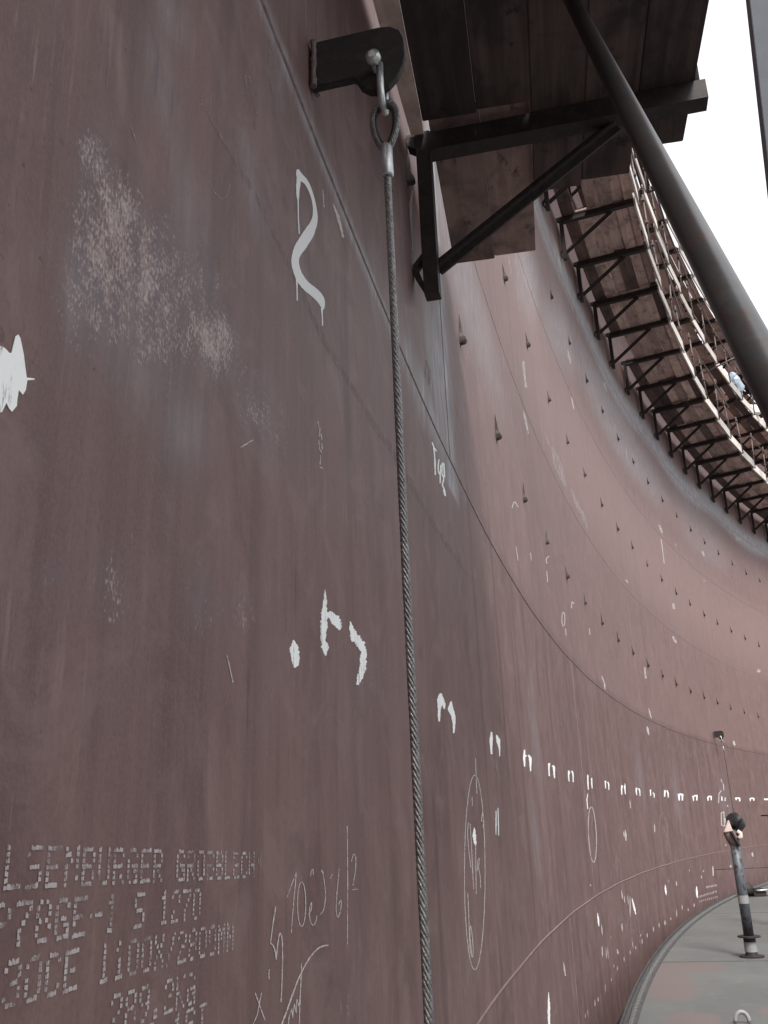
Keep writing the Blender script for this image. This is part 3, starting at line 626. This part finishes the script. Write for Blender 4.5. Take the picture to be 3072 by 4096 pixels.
for z, nm in ROWS:
    for k in range(-3 if nm == 'lowest' else -4, 21):
        a = K0+DK*k
        if k < 0 and not (0 < a): continue
        if nm == 'lowest' and a < 2.5: continue
        o = bpy.data.objects.new('scaffold_lug', lug_me); COL.objects.link(o)
        o.location = W(a+rnd.uniform(-.03,.03), z+rnd.uniform(-.015,.015), .004); o.rotation_euler = (rnd.uniform(-.16,.16), rnd.uniform(-.06,.1), -a/R)
        s_ = rnd.uniform(.85, 1.1); o.scale = (s_*.72, s_*.6, s_*.78)
        tag(o, 'small bent steel strap welded to the wall in the %s row of lugs' % nm, 'lug', 'scaffold lugs in the %s row' % nm)

# ------------------------------------------------------------------ scaffold
leg_b = MB(); leg_b.box((.045,-.036,-.76), (.112,.036,.12)); leg_b.prism([(0,-.60),(.045,-.545),(.045,-.575),(.018,-.61)], -.028, .028); leg_b.prism([(0,-.60),(.018,-.61),(.045,-.70),(.045,-.74),(0,-.64)], -.028, .028); leg_b.prism([(.004,.06),(.045,.03),(.045,.10),(.004,.10)], -.03, .03)
arm_b = MB(); arm_b.box((.106,-.044,.0), (1.36,.044,.012)); arm_b.box((.106,-.044,.0125), (1.36,-.032,.10)); arm_b.box((.106,-.031,.085), (1.36,.044,.10)); arm_b.box((.0,-.03,.102), (.13,.03,.12))
br_b = MB(); br_b.bar((.10,.036,-.60), (.96,.036,.006), .012, .075); br_b.bar((.10,.031,-.60), (.96,.031,.006), .06, .012)
proto = None
LEVELS = [(11.80, 'lowest'), (14.15, 'second'), (16.35, 'third')]
def copy_tree(o, parent=None):
    c = o.copy(); COL.objects.link(c); c.parent = parent
    for ch in list(o.children): copy_tree(ch, c)
    return c
def bracket(a, z, label, group):
    global proto
    if proto is None:
        proto = empty('scaffold_bracket', (0,0,0))
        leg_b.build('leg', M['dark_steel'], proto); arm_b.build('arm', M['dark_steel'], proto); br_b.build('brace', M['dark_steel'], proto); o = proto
    else: o = copy_tree(proto)
    o.location = W(a, z, .004); o.rotation_euler = (0, 0, -a/R); tag(o, label, 'scaffold bracket', group)
    return o
post_b = MB().tube([(0,0,-.06), (0,0,1.12)], .020, 10); cp_b = MB().tube([(0,0,-.03),(0,0,.03)], .031, 8).bar((.0,-.05,0), (0,.05,0), .05, .05)
pproto = None
def guard_post(a, z, label, group, off=1.46):
    global pproto
    if pproto is None:
        pproto = empty('guard_post', (0,0,0)); post_b.build('tube', M['rail'], pproto)
        for h in (.5, 1.0):
            c = cp_b.build('coupler', M['rail'], pproto); c.location = (0, 0, h)
        o = pproto
    else: o = copy_tree(pproto)
    o.location = W(a, z, off); o.rotation_euler = (rnd.uniform(-.05,.05), rnd.uniform(-.06,.06), -a/R); tag(o, label, 'guard post', group)
# near bracket pair over the camera
NZ = 4.615; PZ_ = NZ+.104
bracket(3.52, NZ, 'dark scaffold bracket nearest the camera, just right of the rope', 'brackets of the near plank platform')
bracket(1.70, NZ, 'dark scaffold bracket of the near platform, above the rope lug', 'brackets of the near plank platform')
guard_post(3.52, NZ+.10, 'grey guard post at the outer end of the nearest bracket', 'posts of the near platform', 1.33)
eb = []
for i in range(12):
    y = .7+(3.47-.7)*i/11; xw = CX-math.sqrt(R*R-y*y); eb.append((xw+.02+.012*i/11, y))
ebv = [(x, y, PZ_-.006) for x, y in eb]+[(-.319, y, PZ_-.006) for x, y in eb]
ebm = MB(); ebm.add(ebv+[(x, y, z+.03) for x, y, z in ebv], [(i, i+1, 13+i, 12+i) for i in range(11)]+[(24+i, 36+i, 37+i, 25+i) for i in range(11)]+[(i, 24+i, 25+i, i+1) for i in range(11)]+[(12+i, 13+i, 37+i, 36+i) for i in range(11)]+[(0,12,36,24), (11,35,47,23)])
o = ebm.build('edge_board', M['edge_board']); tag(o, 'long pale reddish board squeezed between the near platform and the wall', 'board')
plank_me = {}
def plank(L, wd, th, p, rz, m, label, group, tilt=0.0):
    key = (round(L,2), round(wd,3), m.name)
    if key not in plank_me:
        mb = MB(); nseg = 8
        o = mb.box((-wd/2, 0, 0), (wd/2, L, th)).build('scaffold_plank', m, None, .004); plank_me[key] = o.data
    else:
        o = bpy.data.objects.new('scaffold_plank', plank_me[key]); COL.objects.link(o)
    o.location = p; o.rotation_euler = (tilt, 0, rz); tag(o, label, 'plank', group)
    return o
PZ = NZ+.102
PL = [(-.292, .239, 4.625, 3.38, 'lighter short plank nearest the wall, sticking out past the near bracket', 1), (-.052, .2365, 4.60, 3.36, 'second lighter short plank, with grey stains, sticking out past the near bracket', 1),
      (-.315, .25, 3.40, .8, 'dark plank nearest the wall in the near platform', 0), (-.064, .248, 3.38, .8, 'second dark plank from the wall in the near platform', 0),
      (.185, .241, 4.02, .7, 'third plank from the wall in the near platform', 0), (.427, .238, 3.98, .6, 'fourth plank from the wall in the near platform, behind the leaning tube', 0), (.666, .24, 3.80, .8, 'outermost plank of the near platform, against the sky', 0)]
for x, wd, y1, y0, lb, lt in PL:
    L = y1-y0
    plank(L, wd, .042, (x+wd/2, y0, PZ+.002+(.043 if lt else 0)), 0, M['lit_plank'] if lt else M['shaded_plank'], lb, 'planks of the near platform')
for i, x in enumerate((-.30, -.06, .18, .42, .66)*2):      # unseen bays added behind the camera to shade the near wall
    plank(3.6, .239, .042, (x+.12, -2.75+.02*i-(3.7 if i > 4 else 0), PZ+.002), .0, M['shaded_plank'], 'unseen plank added to the near platform overhead to shade the wall', 'planks of the near platform')
# ring scaffolds round the shell, three levels
NB = range(0, 25)
for z, nm in LEVELS:
    g1, g2, g3, g4, g5 = ['%s of the %s scaffold level' % (n, nm) for n in ('brackets', 'planks', 'toe boards', 'guard posts', 'guard rails')]
    for k in NB:
        a = K0+DK*k+.20
        bracket(a+rnd.uniform(-.04,.04), z+rnd.uniform(-.02,.02), 'dark steel bracket under the %s level of the far scaffold' % nm, g1)
        guard_post(a, z+.10, 'thin tube post on the outer edge of the %s level of the far scaffold' % nm, g4)
        th = (a+DK/2)/R
        # planks: one bay long on the lowest level, two bays above
        nb = 1 if nm == 'lowest' else 2
        if k % nb == 0:
            offs = [.245, .475, .70, .925, 1.15, 1.30] if nm == 'lowest' else [.25, .49, .73, .97, 1.21]
            for j, of in enumerate(offs):
                if nm == 'lowest' and rnd.random() < .05: continue
                L = DK*nb+rnd.uniform(.02,.2); a0 = a-rnd.uniform(.02,.12)
                am = a0+L/2
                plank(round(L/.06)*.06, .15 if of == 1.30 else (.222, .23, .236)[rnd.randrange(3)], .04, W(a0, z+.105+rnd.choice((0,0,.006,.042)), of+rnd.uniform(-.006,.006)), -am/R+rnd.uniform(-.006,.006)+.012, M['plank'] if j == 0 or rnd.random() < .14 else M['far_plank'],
                      'weathered wooden plank in the deck of the %s far scaffold level' % nm, g2)
        tb = MB()
        L = DK-.05; o = plank(round(L,1), .032, rnd.choice((.26,.28,.30)), W(a+.04, z+.03, 1.380+rnd.uniform(-.01,.01)), -(a+DK/2)/R-.035+rnd.uniform(-.012,.012), M['toe'], 'pale board on edge along the %s far scaffold level' % nm, g3, rnd.uniform(-.02,.02))
        o.name = 'toe_board'; o['category'] = 'toe board'
        if k % 2 == 0:
            for h in (() if nm == 'lowest' and k % 4 == 0 else (1.05,)):
                p0 = W(a-.2, z+h+rnd.uniform(-.05,.05), 1.505); p1 = W(a+2*DK+.15, z+h+rnd.uniform(-.08,.08), 1.505)
                o = MB().tube([p0, p1], .020, 8).build('guard_rail', M['rail']); tag(o, 'long thin rail tube on posts of the %s far scaffold level' % nm, 'guard rail', g5)
# loose tubes sticking out and odds and ends on the scaffold
def tube_thing(p, q, r, m, name, label, cat, group=None):
    o = MB().tube([p, q], r, 10).build(name, m); tag(o, label, cat, group); return o
tube_thing(W(24.2, 12.95, 1.36), W(24.6, 13.5, 2.7), .022, M['rail'], 'scaffold_tube', 'thin tube jutting out sideways from the lowest scaffold rail', 'tube')
def crumple(name, c, sx, sy, sz, m, label, cat, seed):
    bm = bmesh.new(); bmesh.ops.create_icosphere(bm, subdivisions=3, radius=1); r_ = random.Random(seed)
    ph = [(Vector((r_.uniform(-1,1), r_.uniform(-1,1), r_.uniform(-1,1)))*5, r_.uniform(0,6)) for _ in range(7)]
    for v in bm.verts:
        k = 1+sum(.085*math.sin(v.co.dot(d)+q) for d, q in ph)
        v.co = Vector((v.co.x*sx*k, v.co.y*sy*k, v.co.z*sz*k))
    me = bpy.data.meshes.new(name); bm.to_mesh(me); bm.free(); me.materials.append(m)
    o = bpy.data.objects.new(name, me); COL.objects.link(o); o.location = c; tag(o, label, cat); return o
crumple('sheet_bundle', W(29.6, 14.72, 1.25), .28, .26, .40, M['blue_sheet'], 'crumpled blue plastic sheet on the second scaffold level', 'sheet', 3)
crumple('sack', W(33.4, 14.66, 1.3), .30, .30, .28, M['white_sheet'], 'white sack on the second scaffold level at the right edge', 'sack', 5)
o = MB().box((-.25,-.35,0), (.25,.35,.3)).build('crate', M['white_sheet'], None, .03); o.location = W(31.6, 14.42, 1.2); o.rotation_euler = (0,0,.3); tag(o, 'pale box on the second scaffold level beside the blue sheet', 'box')

# ------------------------------------------------------------------ rope lug, shackle, wire rope
def rope_set(a, z, detail, words):
    rz = -a/R
    root = empty('rope_lug', W(a, z, .004), rz); tag(root, 'dark steel lug plate welded to the wall %s' % words, 'lug plate')
    out = [(.0,.062),(.02,.070),(.19,.078),(.222,.074),(.246,.055),(.256,.028),(.258,-.03),(.252,-.065),(.236,-.098),(.212,-.125),(.185,-.138),(.158,-.132),(.136,-.112),(.124,-.086),(.118,-.080),(.0,-.085)]
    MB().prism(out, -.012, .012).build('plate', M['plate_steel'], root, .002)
    wb = MB()
    for sy in (-.017, .017):
        wb.tube([(.008+.003*rnd.random(), sy, -.088+.155*i/14) for i in range(15)], [.006+.004*rnd.random() for _ in range(15)], 7)
    wb.build('weld', M['bead'], root)
    px, pz = .186, -.072       # pin
    sh = empty('shackle', W(a, z+pz, px), rz); tag(sh, 'galvanised shackle hanging from the lug plate %s' % words, 'shackle')
    MB().tube([(0,-.050,0),(0,.052,0)], .0105, 12).build('pin', M['galv'], sh)
    hb = MB().tube([(0,-.072,0),(0,-.068,0),(0,-.052,0),(0,-.046,0)], [.010,.019,.021,.017], 14); hb.build('pin_head', M['galv'], sh)
    pts = []
    for i in range(25):
        t = math.pi*i/24
        if i in (0, 24): pass
        pts.append((.012-.0*i, -.034*math.cos(t)*(1+.25*math.sin(t)), -.035-.085*math.sin(t)**.8 if 0 < i < 24 else -.0))
    MB().tube(pts, .0095, 10).build('bow', M['galv'], sh)
    rx = px+.014
    rp = empty('wire_rope', W(a, z+pz-.115, rx), rz); tag(rp, 'twisted steel wire rope hanging down the wall %s' % words, 'wire rope')
    # eye, thimble, ferrule
    eye = []
    for i in range(33):
        t = i/32*2*math.pi; x = -.042*math.sin(t)*(.55+.45*math.cos(t/2)**2*1.0 if True else 1); zz = -.060+.076*math.cos(t)
        eye.append((x, .004*math.sin(t), zz))
    def helix(path, strands, rs, rr, lay, nseg):
        P = [Vector(p) for p in path]; L = [0]
        for p, q in zip(P[:-1], P[1:]): L.append(L[-1]+(q-p).length)
        def at(s_):
            for i in range(len(P)-1):
                if s_ <= L[i+1]+1e-9:
                    t = (s_-L[i])/(L[i+1]-L[i]); return P[i].lerp(P[i+1], t), (P[min(i+2,len(P)-1)]-P[max(i-1,0)] if len(P) > 2 else P[1]-P[0]).normalized()
            return P[-1], (P[-1]-P[-2]).normalized()
        N = max(2, int(L[-1]/lay*nseg)); mb = MB()
        for k in range(strands):
            pts = []
            for i in range(N+1):
                s_ = L[-1]*i/N; c, d = at(s_); u = Vector((0,1,0)); u = (u-d*u.dot(d)).normalized(); v = d.cross(u)
                ph = -2*math.pi*(s_/lay+k/strands)
                pts.append(c+(u*math.cos(ph)+v*math.sin(ph))*rs)
            mb.tube(pts, rr, 6, False)
        return mb
    end = -3.9
    if detail:
        helix(eye, 6, .0053, .0034, .062, 12).build('eye_loop', M['rope'], rp)
        helix([(0,0,-.20),(.002,0,-1.2),(.010,0,-2.4),(.012,0,end)], 6, .0060, .0039, .088, 12).build('strand', M['rope'], rp)
        MB().tube([(0,0,-.2),(.002,0,-1.2),(.010,0,-2.4),(.012,0,end)], .0042, 6).build('core', M['dark_steel'], rp)
        MB().tube([p if False else (p[0]*.78, p[1], -.062+(p[2]+.062)*.82) for p in eye[:-1]], .0055, 8, closed=True).build('thimble', M['plate_steel'], rp)
        MB().tube([(0,0,-.232),(.003,.012,-.262)], .0075, 7).build('rope_end', M['dark_steel'], rp)
        for q in range(9):
            pass
    else:
        MB().tube([p for p in eye], .009, 6).build('eye_loop', M['rope'], rp)
        MB().tube([(0,0,-.2),(.01,0,-1.9),(.012,0,end)], .008, 6).build('strand', M['dark_steel'], rp)
    MB().tube([(0,0,-.122),(0,0,-.130),(0,0,-.215),(0,0,-.222)], [.012,.0165,.0165,.013], 14).build('ferrule', M['galv'], rp)
rope_set(1.90, 3.598, True, 'close to the camera')
rope_set(25.2, 3.61, False, 'far off above the bagged pipe leg')

# ------------------------------------------------------------------ leaning tube and post
p0 = Vector((.332, -.215, .03)); p1 = Vector((.3512, 2.84, 4.70))
tb = MB().tube([p0, p1], .0285, 40); o = tb.build('scaffold_tube', M['tube']); tag(o, 'long grey steel tube leaning from the deck up to the near platform', 'tube')
o = MB().box((-.0,-.05,0), (.26,.05,12.5)).build('steel_post', M['post'], None, .003)
q0 = Vector((1.755, 5.0, 6.76)); q1 = Vector((1.645, 5.0, 5.32)); dv = (q0-q1).normalized(); base = q1-dv*(q1.z-.01)/dv.z
o.location = base; o.rotation_euler = (0, math.atan2(dv.x, dv.z), 0); tag(o, 'blue grey box section post at the right edge of the picture', 'post')

# ------------------------------------------------------------------ roof legs on the deck
def roof_leg(x, y, h, words, capped):
    root = empty('roof_leg', (x, y, 0)); tag(root, words, 'pipe leg')
    MB().lathe([(0,.0),(.145,.0),(.145,.018),(.078,.018),(.078,.0185),(.07,.05)], n=28).build('base_plate', M['plate_steel'], root)
    MB().lathe([(.070,.02),(.072,.21),(.082,.215),(.135,.222),(.135,.24),(.075,.24),(.0,.24)], n=28).build('sleeve_flange', M['plate_steel'], root)
    MB().tube([(0,0,.24),(0,0,h)], .061, 28).build('pipe', M['rusty_pipe'], root)
    if capped:
        for z0, z1 in ((.605,.70), (.06,.17)):
            MB().lathe([(.0635,z0),(.0635,z1)] if z0 > .2 else [(.0745,z0),(.0745,z1)], n=28).build('tape_band', M['tape'], root)
        bm = bmesh.new(); bmesh.ops.create_icosphere(bm, subdivisions=3, radius=1); r_ = random.Random(2)
        ph = [(Vector((r_.uniform(-1,1), r_.uniform(-1,1), r_.uniform(-1,1)))*3.4, r_.uniform(0,6)) for _ in range(6)]
        for v in bm.verts:
            k = 1+sum(.15*math.sin(v.co.dot(d)*1.3+q) for d, q in ph); v.co = Vector((.112*v.co.x*k+.045, .11*v.co.y*k, h+.075+.10*v.co.z*k*(1.25 if v.co.z < 0 else .8)))
        me = bpy.data.meshes.new('cap_bag'); bm.to_mesh(me); bm.free(); me.materials.append(M['black']); b = bpy.data.objects.new('cap_bag', me); COL.objects.link(b); b.parent = root
        MB().add([(-.125,-.08,h-.035),(-.015,-.105,h-.03),(-.05,-.10,h+.125),(-.115,.06,h-.035),(-.01,.08,h-.02),(-.04,.05,h+.115)], [(0,1,2),(3,5,4),(0,3,4,1),(1,4,5,2),(2,5,3,0)]).build('white_flap', M['wrap'], root, .012)
        MB().tube([(.0,0,h-.18),(-.02,0,h-.12),(-.045,-.01,h-.04),(-.045,-.02,h+.02)], [.064,.075,.08,.05], 16).build('wrap', simple('brown_wrap',(.12,.08,.075),(.22,.16,.15),9,.7), root)
        MB().bar((-.045,-.105,h-.02), (.035,-.085,h-.20), .05, .02).build('strap', M['black'], root)
        MB().tube([(.04,-.06,h-.02),(.075,-.065,h-.05),(.075,-.065,h-.09),(.04,-.065,h-.11)], .026, 10).build('elbow_fitting', M['wrap'], root)
    else:
        MB().lathe([(.0,h),(.16,h),(.16,h+.02),(.0,h+.02)], n=28).build('top_flange', M['plate_steel'], root)
roof_leg(2.21, 12.9, 1.475, 'tall blue rusty pipe leg with bagged top standing on the deck', True)
roof_leg(3.40, 16.2, 1.62, 'second pipe leg with flat top flange at the right edge', False)
# hose winder by the rim
x, y = 3.98, 22.3
root = empty('winch', (x, y, 0)); root.rotation_euler = (0,0,rad(20)); root.scale = (.62,.62,.62); tag(root, 'dark drum winch lying on the deck beside the rim', 'winch')
MB().tube([(-.26,0,.24),(.02,0,.24)], .21, 22).build('drum', M['dark_steel'], root)
MB().tube([(-.29,0,.24),(-.262,0,.24)], .26, 22).build('drum_flange', M['plate_steel'], root)
MB().box((.03,-.2,.02), (.5,.2,.16)).box((.08,-.14,.165), (.42,.14,.27)).build('frame', M['plate_steel'], root, .01)
MB().tube([(.10,-.25,.2),(.45,-.25,.2),(.62,-.25,.2)], .03, 10).build('shaft', M['galv'], root)
MB().box((-.3,-.28,0), (.6,.28,.019)).build('skid', M['plate_steel'], root)
tube_thing((3.3, 22.6, .545), (6.6, 24.2, .50), .007, M['dark_steel'], 'cable', 'thin dark cable stretched low over the winch', 'cable')
# grab handle and a white offcut
hp = [(1.375+.055*math.cos(math.pi*i/14)*-1, 8.93, -.0+.075*math.sin(math.pi*i/14)+.012) for i in range(15)]
o = MB().tube(hp, .017, 12).build('grab_handle', M['tape']); tag(o, 'white curved handle on the deck at the bottom edge', 'handle')
o = MB().prism([(0,0.004),(.16,0.004),(.15,.012),(.01,.012)], -.12, .12).build('offcut', M['tape']); o.location = (2.42, 12.75, 0); tag(o, 'small white plate offcut beside the pipe leg', 'offcut')
